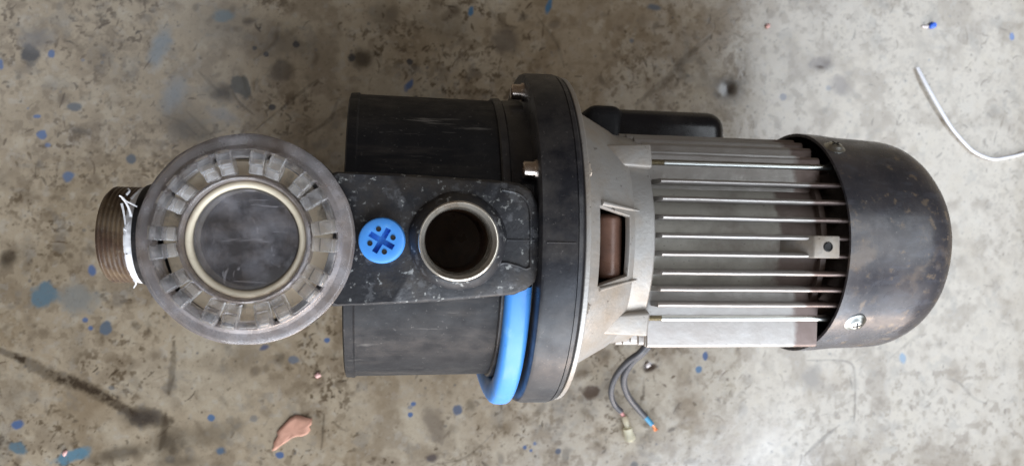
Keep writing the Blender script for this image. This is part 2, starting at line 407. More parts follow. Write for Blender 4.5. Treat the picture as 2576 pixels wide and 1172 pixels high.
for pts, w, a in [([(-10,878),(60,905),(120,938),(185,962),(240,985),(300,1020),(345,1045)], 15, 1.0),
                  ([(300,1020),(350,1042),(385,1052),(430,1058)], 24, 0.75), ([(437,858),(436,905),(431,950),(424,990)], 8, 0.7),
                  ([(418,1040),(412,1090),(402,1130)], 9, 0.6), ([(1675,295),(1640,350),(1600,385)], 9, 0.5), ([(640,330),(760,230),(800,200)], 4, 0.45),
                  ([(1790,90),(1730,140),(1690,190),(1640,230),(1600,262)], 11, 0.45), ([(1690,150),(1715,175),(1700,215)], 10, 0.35),
                  ([(2030,906),(2100,905),(2140,913),(2150,940),(2151,1000),(2149,1060)], 4, 0.6),
                  ([(2112,1068),(2080,1095),(2050,1120),(2025,1145)], 6, 0.6), ([(2380,952),(2410,960),(2450,1000),(2480,1014)], 4, 0.55),
                  ([(1240,1090),(1170,1150),(1080,1170)], 3, 0.4), ([(815,1040),(812,1090),(808,1130)], 4, 0.5), ([(580,215),(600,255),(640,290)], 3, 0.6),
                  ([(700,60),(690,110),(640,150)], 6, 0.4), ([(470,280),(520,330),(545,350)], 5, 0.4), ([(410,290),(460,310),(500,345)], 5, 0.4),
                  ([(1620,950),(1618,990),(1606,1030)], 4, 0.45), ([(850,250),(830,300),(770,340)], 5, 0.5), ([(2240,900),(2300,850),(2330,840)], 5, 0.35),
                  ([(1350,40),(1400,110),(1420,170)], 5, 0.4), ([(1230,20),(1260,60),(1300,70)], 6, 0.45), ([(500,180),(560,240)], 5, 0.4)]:
    stp(pts, w, BR, a, dep=0.00008)
for u, v, ru, rv, c, a, s, d in [(520,1095,70,30,BR,0.35,0.8,10), (360,1050,45,22,(0.045,0.035,0.03),0.7,0.7,0), (1130,70,60,40,BR,0.3,0.9,0),
        (1275,105,40,36,(0.13,0.10,0.075),0.6,0.5,0), (1830,225,42,36,BR,0.85,0.8,0), (1835,225,18,16,(0.03,0.02,0.015),0.7,0.8,0),
        (2065,160,40,24,(0.10,0.065,0.05),0.85,0.5,15), (2118,215,36,30,(0.22,0.18,0.16),0.7,0.5,0), (605,215,22,40,(0.085,0.082,0.07),0.9,0.15,25),
        (712,180,35,30,(0.14,0.11,0.08),0.65,0.35,0), (915,150,34,28,BR,0.5,0.6,20), (560,235,30,24,BR,0.7,0.7,0), (470,300,70,40,BR,0.4,0.9,-30), (700,110,80,50,BR,0.3,0.9,0), (560,60,70,50,BR,0.3,0.9,0), (910,150,20,20,BR,0.5,0.6,0),
        (75,140,22,26,DK,0.8,0.3,0), (72,140,14,18,DK,0.6,0.3,0), (330,400,14,14,GB,0.9,0.2,0), (90,100,36,28,(0.16,0.15,0.15),0.5,0.5,0),
        (130,135,8,10,BL,0.9,0.2,0), (105,340,13,12,BL,0.95,0.2,0), (120,365,8,7,BL,0.6,0.3,0), (93,293,10,5,BL,0.8,0.3,0), (170,445,13,13,(0.12,0.18,0.30),0.8,0.3,0),
        (2,160,8,16,BL,0.8,0.3,0), (185,270,16,10,GB,0.7,0.3,0), (110,745,44,32,TE,0.75,0.25,20), (190,745,50,36,(0.24,0.25,0.24),0.6,0.5,0),
        (265,828,19,18,(0.12,0.16,0.21),0.85,0.2,0), (45,1068,14,12,BL,0.8,0.3,0), (45,1125,26,14,TE,0.85,0.25,-20), (185,1145,48,16,(0.13,0.27,0.36),0.8,0.35,15),
        (232,680,10,14,BL,0.7,0.3,0), (215,805,6,6,BL,0.7,0.3,0), (228,825,6,6,BL,0.7,0.3,0), (823,855,8,7,BL,0.85,0.2,0), (735,905,16,11,(0.12,0.16,0.22),0.6,0.3,0),
        (665,873,15,9,(0.10,0.12,0.20),0.7,0.3,20), (530,1050,9,9,(0.09,0.18,0.34),0.9,0.2,0), (555,1133,16,12,(0.10,0.16,0.24),0.8,0.3,0), (704,1144,11,9,BL,0.9,0.2,0),
        (1033,210,8,16,BL,0.75,0.35,-25), (1022,222,6,10,BL,0.5,0.4,0), (885,145,9,11,DK,0.85,0.3,0), (640,122,7,7,DK,0.9,0.2,0), (670,137,8,8,DK,0.9,0.2,0),
        (745,112,8,7,DK,0.8,0.2,0), (1048,250,8,8,DK,0.8,0.2,0), (1030,155,8,8,DK,0.8,0.2,0), (685,270,9,8,DK,0.9,0.2,0), (1185,30,9,18,(0.06,0.19,0.34),0.85,0.25,-10),
        (1380,15,10,24,(0.05,0.17,0.30),0.8,0.3,-15), (1645,20,26,10,GB,0.7,0.4,0), (1775,895,8,12,BL,0.85,0.2,0), (1758,928,10,10,(0.13,0.25,0.42),0.8,0.25,0),
        (2270,900,10,14,(0.20,0.36,0.55),0.75,0.3,15), (2545,92,9,12,(0.10,0.24,0.62),0.9,0.2,0), (2340,70,3,3,DK,0.5,0.3,0), (1970,245,11,10,(0.15,0.16,0.22),0.8,0.3,0),
        (1403,1135,10,10,(0.10,0.12,0.17),0.85,0.25,0), (1320,1125,6,6,BL,0.8,0.3,0), (1336,1132,5,5,BL,0.8,0.3,0), (1345,1115,5,5,BL,0.6,0.3,0), (1032,1042,6,6,BL,0.9,0.2,0),
        (1040,1015,6,5,BL,0.8,0.3,0), (1150,1030,12,11,(0.12,0.15,0.22),0.8,0.3,0), (1488,985,26,22,(0.10,0.065,0.045),0.85,0.25,0), (1633,922,19,15,(0.05,0.03,0.02),0.95,0.3,0),
        (1095,1070,26,60,(0.14,0.105,0.08),0.5,0.5,20), (1085,1150,20,14,(0.08,0.06,0.06),0.7,0.4,0), (1740,1160,20,9,BR,0.3,0.6,0), (2040,950,30,36,(0.27,0.235,0.20),0.7,0.6,20),
        (400,120,20,46,(0.25,0.31,0.36),0.60,0.7,-25), (440,235,24,50,(0.27,0.31,0.35),0.55,0.7,-20), (560,290,40,14,(0.30,0.31,0.33),0.45,0.7,-20), (560,40,26,18,TE,0.6,0.35,0),
        (25,645,18,18,BR,0.6,0.6,0), (520,780,30,40,BR,0.2,0.8,0), (470,330,60,28,BR,0.4,0.8,-20), (205,330,20,10,BR,0.5,0.6,-15), (1690,1080,16,6,BR,0.5,0.5,20),
        (300,1140,60,18,BR,0.5,0.8,10), (420,1110,36,34,BR,0.55,0.8,0), (450,1160,60,18,BR,0.45,0.8,0), (15,660,16,22,BR,0.5,0.7,0), (960,40,40,30,BR,0.35,0.9,0)]:
    sp(u, v, ru, rv, c, a, s, d)
for u, v, ru, rv, dp in [(1830,225,16,14,0.0012), (2065,160,24,14,0.0014), (2118,215,22,18,0.0010), (1633,922,14,11,0.0014), (1488,985,22,17,0.0007)]:
    p = at(u, v, 0); sl = window(p.x-.03, p.x+.03, p.y-.03, p.y+.03)
    d = np.hypot((XX[sl]-p.x)/(ru*.000322), (YY[sl]-p.y)/(rv*.000322))
    depth[sl] -= .35 * dp * np.exp(-d*d)
depth += (mid - 0.5) * 0.00012 + (big - 0.5) * 0.0004 + (fine - 0.5) * 0.00004
edge = np.minimum(np.minimum(XX - fx[0], fx[-1] - XX), np.minimum(YY - fy[0], fy[-1] - YY)); ek = np.clip(edge / 0.04, 0, 1)
depth *= ek
basec = np.array((0.33, 0.265, 0.185)); col = col * ek[..., None] + basec * (1 - ek[..., None])
px_ = [-6, -3, -1.6, -0.8]; qx = [0.9, 1.8, 3.2, 6]; py_ = [-6, -3, -1.2, -0.5]; qy = [0.5, 1.2, 3, 6]
gx = np.concatenate([px_, fx, qx]); gy = np.concatenate([py_, fy, qy]); GX, GY = len(gx), len(gy)
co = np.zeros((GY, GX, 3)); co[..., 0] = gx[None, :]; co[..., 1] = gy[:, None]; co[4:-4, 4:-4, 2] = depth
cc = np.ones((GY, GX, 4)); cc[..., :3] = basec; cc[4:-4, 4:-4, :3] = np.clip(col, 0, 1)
me = bpy.data.meshes.new('floor')
nv = GX * GY; nf = (GX-1) * (GY-1)
me.vertices.add(nv); me.vertices.foreach_set('co', co.reshape(-1).astype(np.float32))
idx = np.arange(nv).reshape(GY, GX)
quads = np.stack([idx[:-1, :-1], idx[:-1, 1:], idx[1:, 1:], idx[1:, :-1]], -1).reshape(-1, 4)
me.loops.add(nf * 4); me.loops.foreach_set('vertex_index', quads.reshape(-1).astype(np.int32))
me.polygons.add(nf); me.polygons.foreach_set('loop_start', (np.arange(nf) * 4).astype(np.int32))
me.update(calc_edges=True); me.validate()
ca = me.attributes.new('stain', 'FLOAT_COLOR', 'POINT'); ca.data.foreach_set('color', cc.reshape(-1).astype(np.float32))  # whole floor colour: stains, scuffs and the painted shade
me.shade_smooth()
fm, nt, p = new_mat('worn_floor_coating')
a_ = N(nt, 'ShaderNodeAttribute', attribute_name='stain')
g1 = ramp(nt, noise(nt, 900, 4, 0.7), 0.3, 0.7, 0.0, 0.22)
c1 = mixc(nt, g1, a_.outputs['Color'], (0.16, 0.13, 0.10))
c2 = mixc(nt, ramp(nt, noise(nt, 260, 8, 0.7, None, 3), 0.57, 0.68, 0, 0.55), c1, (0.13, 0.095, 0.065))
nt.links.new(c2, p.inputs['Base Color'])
nt.links.new(ramp(nt, noise(nt, 40, 6, 0.6, None, 2), 0.3, 0.7, 0.10, 0.20), p.inputs['Roughness'])
p.inputs['Specular IOR Level'].default_value = 1.0
b = N(nt, 'ShaderNodeBump'); b.inputs['Strength'].default_value = 0.05; b.inputs['Distance'].default_value = 0.0006
nt.links.new(noise(nt, 320, 6, 0.6, None, 4), b.inputs['Height']); nt.links.new(b.outputs[0], p.inputs['Normal'])
me.materials.append(fm)
floor = bpy.data.objects.new('floor', me); C.objects.link(floor)
tag(floor, 'worn beige coated floor with brown scuffs and blue paint spatter', kind='structure')

# ------------------------------------------------------------------ the pump
pump = bpy.data.objects.new('water_pump', None); C.objects.link(pump)
pump.location = ROOT; pump.rotation_euler = (0, 0, YAW)
tag(pump, 'used black pool pump with clear strainer lid and finned grey motor lying on the floor', 'water pump')
AX = (0, 0, ZA)
def partX(name, prof, m, segs=72, closed=False, caps=False, fn=None, parent=pump, smooth=35):
    bm = bmesh.new(); lathe(bm, prof, segs, 'X', AX, closed, fn, caps); return finish(name, bm, m, parent, smooth)

# casing drum
XB0 = lx(848, 0.080, 440); XB1 = lx(1362, 0.1055) - .004
print('body x0', XB0, lx(866, 0.0, 240))
partX('casing', [(XB0+.002, 0.0), (XB0+.002, .080), (XB0, .0868), (XB0+.0008, .0888), (XB0+.0055, .0892), (XB0+.0065, .0882)] + [(XB0 + .0065 + (XB1 - XB0 - .0065) * k / 28, .0882 - .0007 * k / 28) for k in range(1, 29)] + [(XB1, .0)], M['black'], 96,
      fn=lambda a, r, t: (r, a + (0.004 * (math.cos(t) * r / .088) if a < 0 else 0)))
_pc = loc(1152, 606, .098); _bm = bmesh.new(); _cs = bpy.data.objects['casing']; _bm.from_mesh(_cs.data)
bmesh.ops.delete(_bm, geom=[f for f in _bm.faces if f.calc_center_median().z > ZA + .05 and math.hypot(f.calc_center_median().x - _pc.x, f.calc_center_median().y - _pc.y) < .0195], context='FACES')
_bm.to_mesh(_cs.data); _bm.free()
# flange
XF0 = lx(1362, 0.1055); XF1 = lx(1474, 0.1055); XG = lx(1455, 0.1055)
print('flange', XF0, XF1, XG)
RF = 0.1055
partX('flange', [(XF0-.018, .086), (XF0-.018, .0885), (XF0-.0172, .0893), (XF0-.0135, .0893), (XF0-.0125, .0880), (XF0-.0005, .0885), (XF0, .0895), (XF0, .1028), (XF0+.0009, .1047), (XF0+.0030, RF),
                 (XG-.0005, RF+.0002), (XG-.0002, RF-.0007), (XG+.0004, RF-.0007), (XG+.0007, RF-.0002), (XF1-.0012, RF-.0006), (XF1, RF-.002), (XF1, .07)], M['flange'], 128)
# eight bolts with washers
bolts = []
XBH = XF0 - .0018
for k in range(8):
    ph = R(22.5 + 45 * k)
    cy, cz = .0955 * math.sin(ph), .0955 * math.cos(ph)
    if k == 0:
        bm = bmesh.new()
        lathe(bm, [(-.0030, .0), (-.0030, .0022), (-.0056, .0022), (-.0059, .0040), (-.0052, .0047), (.004, .0047)], 20, 'X')
        bt = finish('bolt', bm, M['steel'], pump)
        bm = bmesh.new(); lathe(bm, [(.0003, .004), (.0003, .0056), (.0018, .0056), (.0018, .004)], 24, 'X', closed=True)
        ws = finish('washer', bm, M['steel'], bt)
    else:
        bt = dup(bolts[0]); ws2 = dup(ws, parent=bt)
    if k in (6, 7):                                                       # no heads under the blue handle
        for q_ in list(bt.children) + [bt]: bpy.data.objects.remove(q_)
        continue
    bt.location = (XBH, cy, ZA + cz); bolts.append(bt)
# motor bracket: flange plate, cone with window, collar
XM = lx(1645, 0.064)            # motor front
XW0, XW1 = lx(1507, 0.080), lx(1583, 0.071)
print('motor front', XM, 'window', XW0, XW1)
def build_bracket():
    bm = bmesh.new()
    prof = [(XF1 + .0006, .1042), (XF1 + .0036, .1038), (XF1 + .0040, .088), (XW0, .0835), (XW1, .0725), (XW1 + .004, .0695), (XM - .0012, .0680), (XM, .0670)]
    wl, wr = -R(18.2), R(12.8)
    ang = sorted(set([wl, wr, wl - R(2), wr + R(2)] + [R(-180 + 5 * k) for k in range(72) if not (wl - R(3) < R(-180 + 5*k) < wl + R(1.5) or wr - R(1.5) < R(-180 + 5*k) < wr + R(3))]))
    n = len(ang); rings = []
    for i, (x, r) in enumerate(prof):
        ring = []
        for t in ang:
            tt = t
            if abs(t - wl) < 1e-6 and i == 4: tt = t + R(1.6)
            if abs(t - wr) < 1e-6 and i == 4: tt = t - R(2.0)
            ring.append(bm.verts.new((x, r * math.sin(tt), ZA + r * math.cos(tt))))
        rings.append(ring)
    for i in range(len(rings) - 1):
        for k in range(n):
            a0, a1 = ang[k], ang[(k + 1) % n]
            if i == 3 and wl - 1e-6 <= a0 < wr - 1e-6: continue
            bm.faces.new((rings[i][k], rings[i][(k+1) % n], rings[i+1][(k+1) % n], rings[i+1][k]))
    o = finish('motor_bracket', bm, M['alu'], pump, 28)
    s = o.modifiers.new('wall', 'SOLIDIFY'); s.thickness = 0.0035; s.offset = -1
    bv = o.modifiers.new('edge', 'BEVEL'); bv.width = 0.0010; bv.segments = 3; bv.limit_method = 'ANGLE'; bv.angle_limit = R(50)
    return o
bracket = build_bracket()
partX('bracket_inside', [(XF1 + .001, .060), (XF1 + .006, .050), (XW1 + .008, .045), (XW1 + .008, .066)], M['dark'], 48)
YR, ZR = 0.0472, 0.047
lugo = None
for sy in (1, -1):
    for sz in (1, -1):
        bm = bmesh.new()
        box(bm, XW0 + .002, XM + .001, -.0078, .0078, -.0078, .0078)
        for v in bm.verts:
            if v.co.x < XM - .01: v.co.y *= 0.75
        bevel(bm, .0018, 3)
        o = finish('rod_boss', bm, M['alu'], bracket); o.location = (0, sy * (YR + .0012), ZA + sz * (ZR + .0012)); o.rotation_euler = (math.atan2(-sy, sz) * 0.35 if sz > 0 else 0, 0, 0)
for t_, w_ in ((R(14.2), .0015), (-R(19.4), .0012)):                     # cast lips along the window
    bm = bmesh.new()
    tube(bm, [Vector((x, r * math.sin(t_), ZA + r * math.cos(t_))) for x, r in ((XW0 + .001, .0832), (XW1, .0724), (XW1 + .007, .0690))], lambda q: w_ * (1.15 - .9 * q), 8)
    finish('cast_rib', bm, M['alu'], bracket, 60)
# nuts on the back of the bracket plate
for k in range(8):
    ph = R(22.5 + 45 * k); cy, cz = .0955 * math.sin(ph), .0955 * math.cos(ph)
    if k == 0:
        bm = bmesh.new()
        lathe(bm, [(-.001, .0064), (.0012, .0062), (.0016, .0054), (.0016, .0024), (.0030, .0022), (.0032, .0), ], 6, 'X')
        nut = finish('nut', bm, M['alu'], pump, 25); o = nut
    else: o = dup(nut)
    o.location = (XF1 + .0036, cy, ZA + cz); o.rotation_euler = (R(random.uniform(0, 60)), 0, 0)
# brown drum seen through the window
bm = bmesh.new(); rb = .0096; ya, yb = -.0232, .0150
tube(bm, [Vector((XW1 - .0012 - rb, ya + (yb - ya) * k / 24, ZA + .0590)) for k in range(25)],
     lambda q: rb * (.70 + .30 * min(1, math.sqrt(max(0, 1 - (1 - min(1, min(q, 1 - q) / .10))**2)))), 28)
finish('seal_housing', bm, M['rust'], pump, 50)

# motor frame with cooling fins
XE = lx(2122, 0.068)
print('fin end', XE)
frame = partX('motor_frame', [(XM - .004, .0), (XM - .004, .0600), (XM + .002, .0575), (XE - .010, .0575), (XE - .0095, .0605), (XE - .006, .0605), (XE - .0055, .052), (XE + .02, .050), (XE + .02, 0)], M['frame'], 96)
RFIN = 0.0706
def fin_mesh(x0, x1, h0, h1, th, taper=0.0006):
    """a cast fin standing along X, rounded top edge, h0..h1 above the axis, th thick"""
    bm = bmesh.new(); hw = th / 2
    sec = [(-hw - taper, h0), (-hw, h1 - hw), (-hw * .6, h1 - hw * .3), (0, h1), (hw * .6, h1 - hw * .3), (hw, h1 - hw), (hw + taper, h0)]
    rows = []
    nseg = 10
    for i in range(nseg + 1):
        x = x0 + (x1 - x0) * i / nseg; wob = 0.00005
        dy = random.gauss(0, wob); dz = random.gauss(0, wob)
        drop = .0045 if i in (0,) else 0.0
        rows.append([bm.verts.new((x + (0 if i else (z - h0) * .06), y + dy, z + dz - (drop if z > h0 + .002 else 0))) for y, z in sec])
        if i == 0:
            x2 = x0 + .0022
            rows.append([bm.verts.new((x2, y, z)) for y, z in sec])
    for A, B in zip(rows, rows[1:]):
        for k in range(len(sec) - 1): bm.faces.new((A[k], A[k+1], B[k+1], B[k]))
    bm.faces.new(rows[0]); bm.faces.new(list(reversed(rows[-1])))
    return bm
def add_fin(y, z0, z1, x0, x1, th, side=0):
    o = finish('fin', fin_mesh(x0, x1, z0, z1, th), M['finmetal'], frame, 40)
    if side == 0: o.location = (0, y, ZA)
    else:
        o.location = (0, 0, ZA + y); o.rotation_euler = (-side * R(90), 0, 0)
    return o
FV = [408, 452, 498, 545, 592, 638, 685, 728, 770]
ys = [loc(1660, v, 0.0665).y for v in FV]
print('fin y', [round(y, 4) for y in ys])
for i, y in enumerate(ys):
    top = min(0.0690, math.sqrt(RFIN**2 - y*y))
    if i == 0: top = .0455
    add_fin(y, .050 if abs(y) < .03 else .030, top, XM + .001 + (0.002 * abs(y) / .04), XE + .003, .0027)
for side in (1, -1):
    for k, z in enumerate([.0455, .0355, .0255, .0155, .0055, -.0045, -.0145, -.0245, -.0345, -.0445]):
        out = math.sqrt(RFIN**2 - z*z) - .0005
        if side == -1 and z > .03: out = .0655
        o = add_fin(z, .030, out, XM + .0006 - .0020 * min(k, 5), XE - .004, .0044, side)
for i in range(9):                                                        # underside fins
    o = add_fin(0, .050, math.sqrt(RFIN**2 - ((i-4)*.0104)**2), XM + .001, XE, .0019)
    o.location = (0, (i-4)*.0104, ZA); o.rotation_euler = (R(180), 0, 0)
primer_end(M['frame'], lx(1955, 0.0575) + .008); primer_end(M['finmetal'], lx(2020, 0.06) + .008)
# side wall plate on the lower side (between the upper side fins)
bm = bmesh.new(); box(bm, XM + .002, XE - .012, -.0655, -.0490, ZA + .0445, ZA + .0478)
for v in bm.verts:
    if v.co.y < -.06: v.co.z -= .0035
bevel(bm, .0012, 2); finish('side_panel', bm, M['alu'], frame)
bm = bmesh.new(); box(bm, XM + .002, XE - .016, .0450, .0545, ZA + .0440, ZA + .0468); bevel(bm, .0012, 2)
finish('side_panel', bm, M['finmetal'], frame)
# tie rods
for sy in (1, -1):
    for sz in (1, -1):
        bm = bmesh.new(); lathe(bm, [(XM + .011, .0), (XM + .011, .0021), (XE + .004, .0021), (XE + .004, 0)], 16, 'X')
        rod = finish('tie_rod', bm, M['rod'], pump, loc=(0, sy * YR, ZA + sz * ZR))
        bm = bmesh.new(); x = XM - .001; prof = [(x, 0)]
        while x < XM + .011: prof += [(x, .0017), (x + .0004, .0022), (x + .0008, .0017)]; x += .0009
        prof.append((x, 0)); lathe(bm, prof, 14, 'X')
        finish('thread', bm, M['brass'], rod)
# lifting lug
p0 = loc(2040, 592, .071); p1 = loc(2112, 650, .071)
bm = bmesh.new()
zt = ZA + .0715
pr = [(p0.x - .0135, ZA + .056), (p0.x - .001, zt - .004), (p0.x + .002, zt), (p1.x, zt), (p1.x, ZA + .052), (p0.x - .0135, ZA + .052)]
A = [bm.verts.new((x, p1.y, z)) for x, z in pr]; B_ = [bm.verts.new((x, p0.y, z)) for x, z in pr]
bm.faces.new(A); bm.faces.new(list(reversed(B_)))
for i in range(6): bm.faces.new((A[i], A[(i+1) % 6], B_[(i+1) % 6], B_[i]))
bevel(bm, .0009, 2)
lug = finish('lifting_lug', bm, M['alu'], pump)
hc = loc(2083, 621, .0715)
bm = bmesh.new(); lathe(bm, [(.0003, .0030), (.0006, .0024), (.0001, .0021), (-.0, .0)], 20, 'Z', (hc.x, hc.y, zt)); finish('lug_hole', bm, M['dark'], lug)

# fan cover
XC0 = lx(2140, 0.0735, 603); XC1 = lx(2222, 0.015, 335); RC = 0.0738
print('cover', XC0, lx(1966, -0.01, 325), XC1)
XEND = XC0 + .088
def cov(a, r, t):
    return r * (1 + 0.004 * math.sin(3*t + a*40) + 0.0025 * math.sin(7*t)), a
prof = [(XC0, RC - .0013), (XC0, RC + .0006), (XC0 + .012, RC + .0002), (XC0 + .024, RC - .001), (XC0 + .040, RC - .0015), (XC0 + .052, RC - .002)]
cr = .034
for k in range(1, 11):
    a = R(9 * k); prof.append((XC0 + .052 + cr * math.sin(a), RC - .002 - cr * (1 - math.cos(a))))
prof += [(XC0 + .0865, .02), (XC0 + .0865, 0)]
inner = [(XC0 + .084, 0), (XC0 + .084, .036), (XC0 + .05, RC - .006), (XC0 + .01, RC - .0018)]
cover = partX('fan_cover', prof + inner, M['cover'], 96, closed=False, fn=cov)
def screw(u, v, z):
    p = loc(u, v, z); d = Vector((0, p.y, p.z - ZA)).normalized()
    bm = bmesh.new()
    lathe(bm, [(-.001, .0052), (.0004, .0053), (.0008, .0048), (.0010, .0040), (.0022, .0034), (.0028, .0018), (.0029, .0)], 24, 'Z')
    o = finish('screw', bm, M['rod'], cover, 50); o.location = Vector((p.x, d.y * RC, ZA + d.z * RC)); o.rotation_euler = d.to_track_quat('Z', 'X').to_euler(); o.scale = (1.3, 1.3, 1.2)
    bm = bmesh.new()
    for a in (R(20), R(110)):
        c, s = math.cos(a), math.sin(a)
        vs = box(bm, -.0021, .0021, -.00035, .00035, .0024, .00305)
        for q in vs: q.co.x, q.co.y = q.co.x * c - q.co.y * s, q.co.x * s + q.co.y * c
    finish('screw_slot', bm, M['dark'], o)
screw(2107, 350, .046); screw(2140, 792, .051); 

# capacitor beside the motor
cp0 = loc(1470, 290, -.012); cp1 = loc(1826, 290, -.012)
def rbox(x0, x1, y0, y1, z0, z1, w, m, name, parent):
    bm = bmesh.new(); box(bm, x0, x1, y0, y1, z0, z1); bevel(bm, w, 5); return finish(name, bm, m, parent, 40)
yo = loc(1600, 272, -.010).y
xs = loc(1568, 290, -.012).x
cap = rbox(xs - .014, cp1.x, yo - .042, yo, ZA - .048, ZA - .006, .0125, M['capacitor'], 'capacitor', pump)
rbox(cp0.x, xs, yo - .042, yo + .0012, ZA - .050, ZA - .0049, .0085, M['black'], 'capacitor_cap', cap)
bm = bmesh.new(); box(bm, cp0.x + .02, cp1.x - .02, .045, yo - .02, ZA - .036, ZA - .020); finish('capacitor_bracket', bm, M['dark'], cap)
# feet that carry the pump (mostly hidden under it)
bm = bmesh.new(); box(bm, -.03, .045, -.05, .05, 0.0005, ZA - .08); bevel(bm, .003, 2); finish('pump_foot', bm, M['black'], pump)

# discharge manifold on top of the casing
ZB = .098
out = [(845, 431), (1000, 436), (1150, 446), (1275, 455), (1312, 462), (1338, 480), (1354, 508), (1360, 545), (1361, 620), (1357, 680), (1347, 710), (1325, 730), (1295, 742),
       (1230, 748), (1100, 760), (960, 767), (838, 771), (760, 740), (720, 640), (730, 520), (770, 450)]
pts = [(lambda q: (q.x, q.y))(loc(u, v, ZB)) for u, v in out]
pc = loc(1152, 606, ZB)
bm = bmesh.new(); n = len(pts); cx = sum(p[0] for p in pts) / n; cy = sum(p[1] for p in pts) / n
# finer outline with small nicks, then foot, shoulder and top loops and a round hole for the port
fine_pts = []
for i in range(n):
    a, b = pts[i], pts[(i+1) % n]; m_ = max(1, int(math.hypot(b[0]-a[0], b[1]-a[1]) / .003))
    for k in range(m_): fine_pts.append((a[0] + (b[0]-a[0]) * k / m_, a[1] + (b[1]-a[1]) * k / m_))
loops = []
for inset, z in ((.0005, .045), (.0, ZB - .0028), (.0006, ZB - .0010), (.0021, ZB)):
    lp = []
    for x, y in fine_pts:
        d = math.hypot(x - cx, y - cy); k = 1 - (inset + random.uniform(-.0002, .0002)) / d
        lp.append(bm.verts.new((cx + (x - cx) * k, cy + (y - cy) * k, ZA + z + random.uniform(-.00015, .00015))))
    loops.append(lp)
nn = len(fine_pts)
for A, B in zip(loops, loops[1:]):
    for k in range(nn): bm.faces.new((A[k], A[(k+1) % nn], B[(k+1) % nn], B[k]))
hole = [bm.verts.new((pc.x + .0206 * math.cos(2*math.pi*k/48), pc.y + .0206 * math.sin(2*math.pi*k/48), ZA + ZB)) for k in range(48)]
es = [bm.edges.get((loops[-1][k], loops[-1][(k+1) % nn])) for k in range(nn)] + [bm.edges.new((hole[k], hole[(k+1) % 48])) for k in range(48)]
bmesh.ops.triangle_fill(bm, use_beauty=True, use_dissolve=False, edges=es)
manifold = finish('manifold', bm, M['crust'], pump, 40)
bm = bmesh.new()                                                          # moulded rim lines at the flange end
e = [(1262,478),(1300,486),(1322,502),(1334,530),(1336,600),(1334,672)]
tube(bm, catmull([loc(u, v, ZB + .0002) for u, v in e], 6), .0007, 8)
e = [(1334,672),(1322,676),(1300,668),(1262,662),(1235,690),(1200,712),(1150,728)]
tube(bm, catmull([loc(u, v, ZB + .0002) for u, v in e], 6), .0008, 8)
e = [(1265,603),(1300,604),(1345,604)]
tube(bm, [loc(u, v, ZB + .0001) for u, v in e], .0005, 6)
finish('mould_line', bm, M['crust'], manifold)
bm = bmesh.new(); tube(bm, [Vector((x, -.0018, ZA + RF + .0001)) for x in (XF0 + .003, XG - .001)], .0004, 6); finish('mould_line', bm, M['flange'], pump)
# outlet port
bm = bmesh.new()
lathe(bm, [(-.010, .0260), (.0006, .0252), (.0030, .0240), (.0052, .0222), (.0062, .0208), (.0062, .0200), (-.010, .0198)], 64, 'Z', (pc.x, pc.y, ZA + ZB),
      fn=lambda a, r, t: (r * (1 + .010 * math.sin(5*t) + .006 * math.sin(11*t + 1)), a))
port = finish('outlet_port', bm, M['crust'], pump, 50)
bm = bmesh.new()
lathe(bm, [(-.01, .0204), (.0078, .0204), (.0086, .0199), (.0087, .0194), (.0080, .0188), (.0068, .0186), (.0058, .0177), (.0040, .0172), (-.006, .0169), (-.012, .0166)], 64, 'Z', (pc.x, pc.y, ZA + ZB))
finish('port_liner', bm, M['port'], port, 50)
bm = bmesh.new(); lathe(bm, [(-.011, .0166), (-.026, .0165), (-.05, .0160), (-.052, 0)], 48, 'Z', (pc.x, pc.y, ZA + ZB)); finish('port_bore', bm, M['bore'], port)
# fill plug
q = loc(960, 605, ZB + .008)
zt = .0085
bm = bmesh.new()
RP = .0114
# cross recess cut out of the top: polar grid is awkward, so an outline with a cross-shaped hole, bridged
aw, al, rot0 = .0014, .0068, R(-30)
cross = []
for k in range(4):
    a = rot0 + k * R(90)
    for (r_a, s) in ((al, -aw), (al, aw)): cross.append(Vector((r_a * math.cos(a) - s * math.sin(a), r_a * math.sin(a) + s * math.cos(a), 0)))
    c = Vector((aw * math.cos(a) - aw * math.sin(a), aw * math.sin(a) + aw * math.cos(a), 0)); cross.append(c)
order = sorted(range(len(cross)), key=lambda i: math.atan2(cross[i].y, cross[i].x))
cross = [cross[i] for i in order]
def ringat(r, z, n=48): return [bm.verts.new((r * math.cos(2*math.pi*k/n - math.pi), r * math.sin(2*math.pi*k/n - math.pi), z)) for k in range(n)]
r0 = ringat(RP - .0014, zt); r1 = ringat(RP - .0004, zt - .0005); r2 = ringat(RP, zt - .0016); r3 = ringat(RP + .0003, 0)
for A, B in ((r0, r1), (r1, r2), (r2, r3)):
    for k in range(48): bm.faces.new((A[k], A[(k+1) % 48], B[(k+1) % 48], B[k]))
ct = [bm.verts.new((c.x, c.y, zt)) for c in cross]; cb = [bm.verts.new((c.x * .97, c.y * .97, zt - .0042)) for c in cross]
n = len(ct)
for k in range(n): bm.faces.new((ct[k], ct[(k+1) % n], cb[(k+1) % n], cb[k]))
bm.faces.new(cb)
es = [bm.edges.get((r0[k], r0[(k+1) % 48])) for k in range(48)] + [bm.edges.get((ct[k], ct[(k+1) % n])) for k in range(n)]
bmesh.ops.triangle_fill(bm, use_beauty=True, use_dissolve=False, edges=es)
plug = finish('fill_plug', bm, M['blue'], pump, 40, loc=(q.x, q.y, ZA + ZB))
for k in range(4):
    a = rot0 + R(45) + k * R(90)
    bm = bmesh.new(); lathe(bm, [(zt - .0002, .0013), (zt + .0003, .0013), (zt + .0003, .0010), (zt + .00005, .0009), (zt + .00005, 0)], 16, 'Z'); 
    o = finish('plug_hole', bm, M['dark'], plug); o.location = (.0058 * math.cos(a), .0058 * math.sin(a), 0)

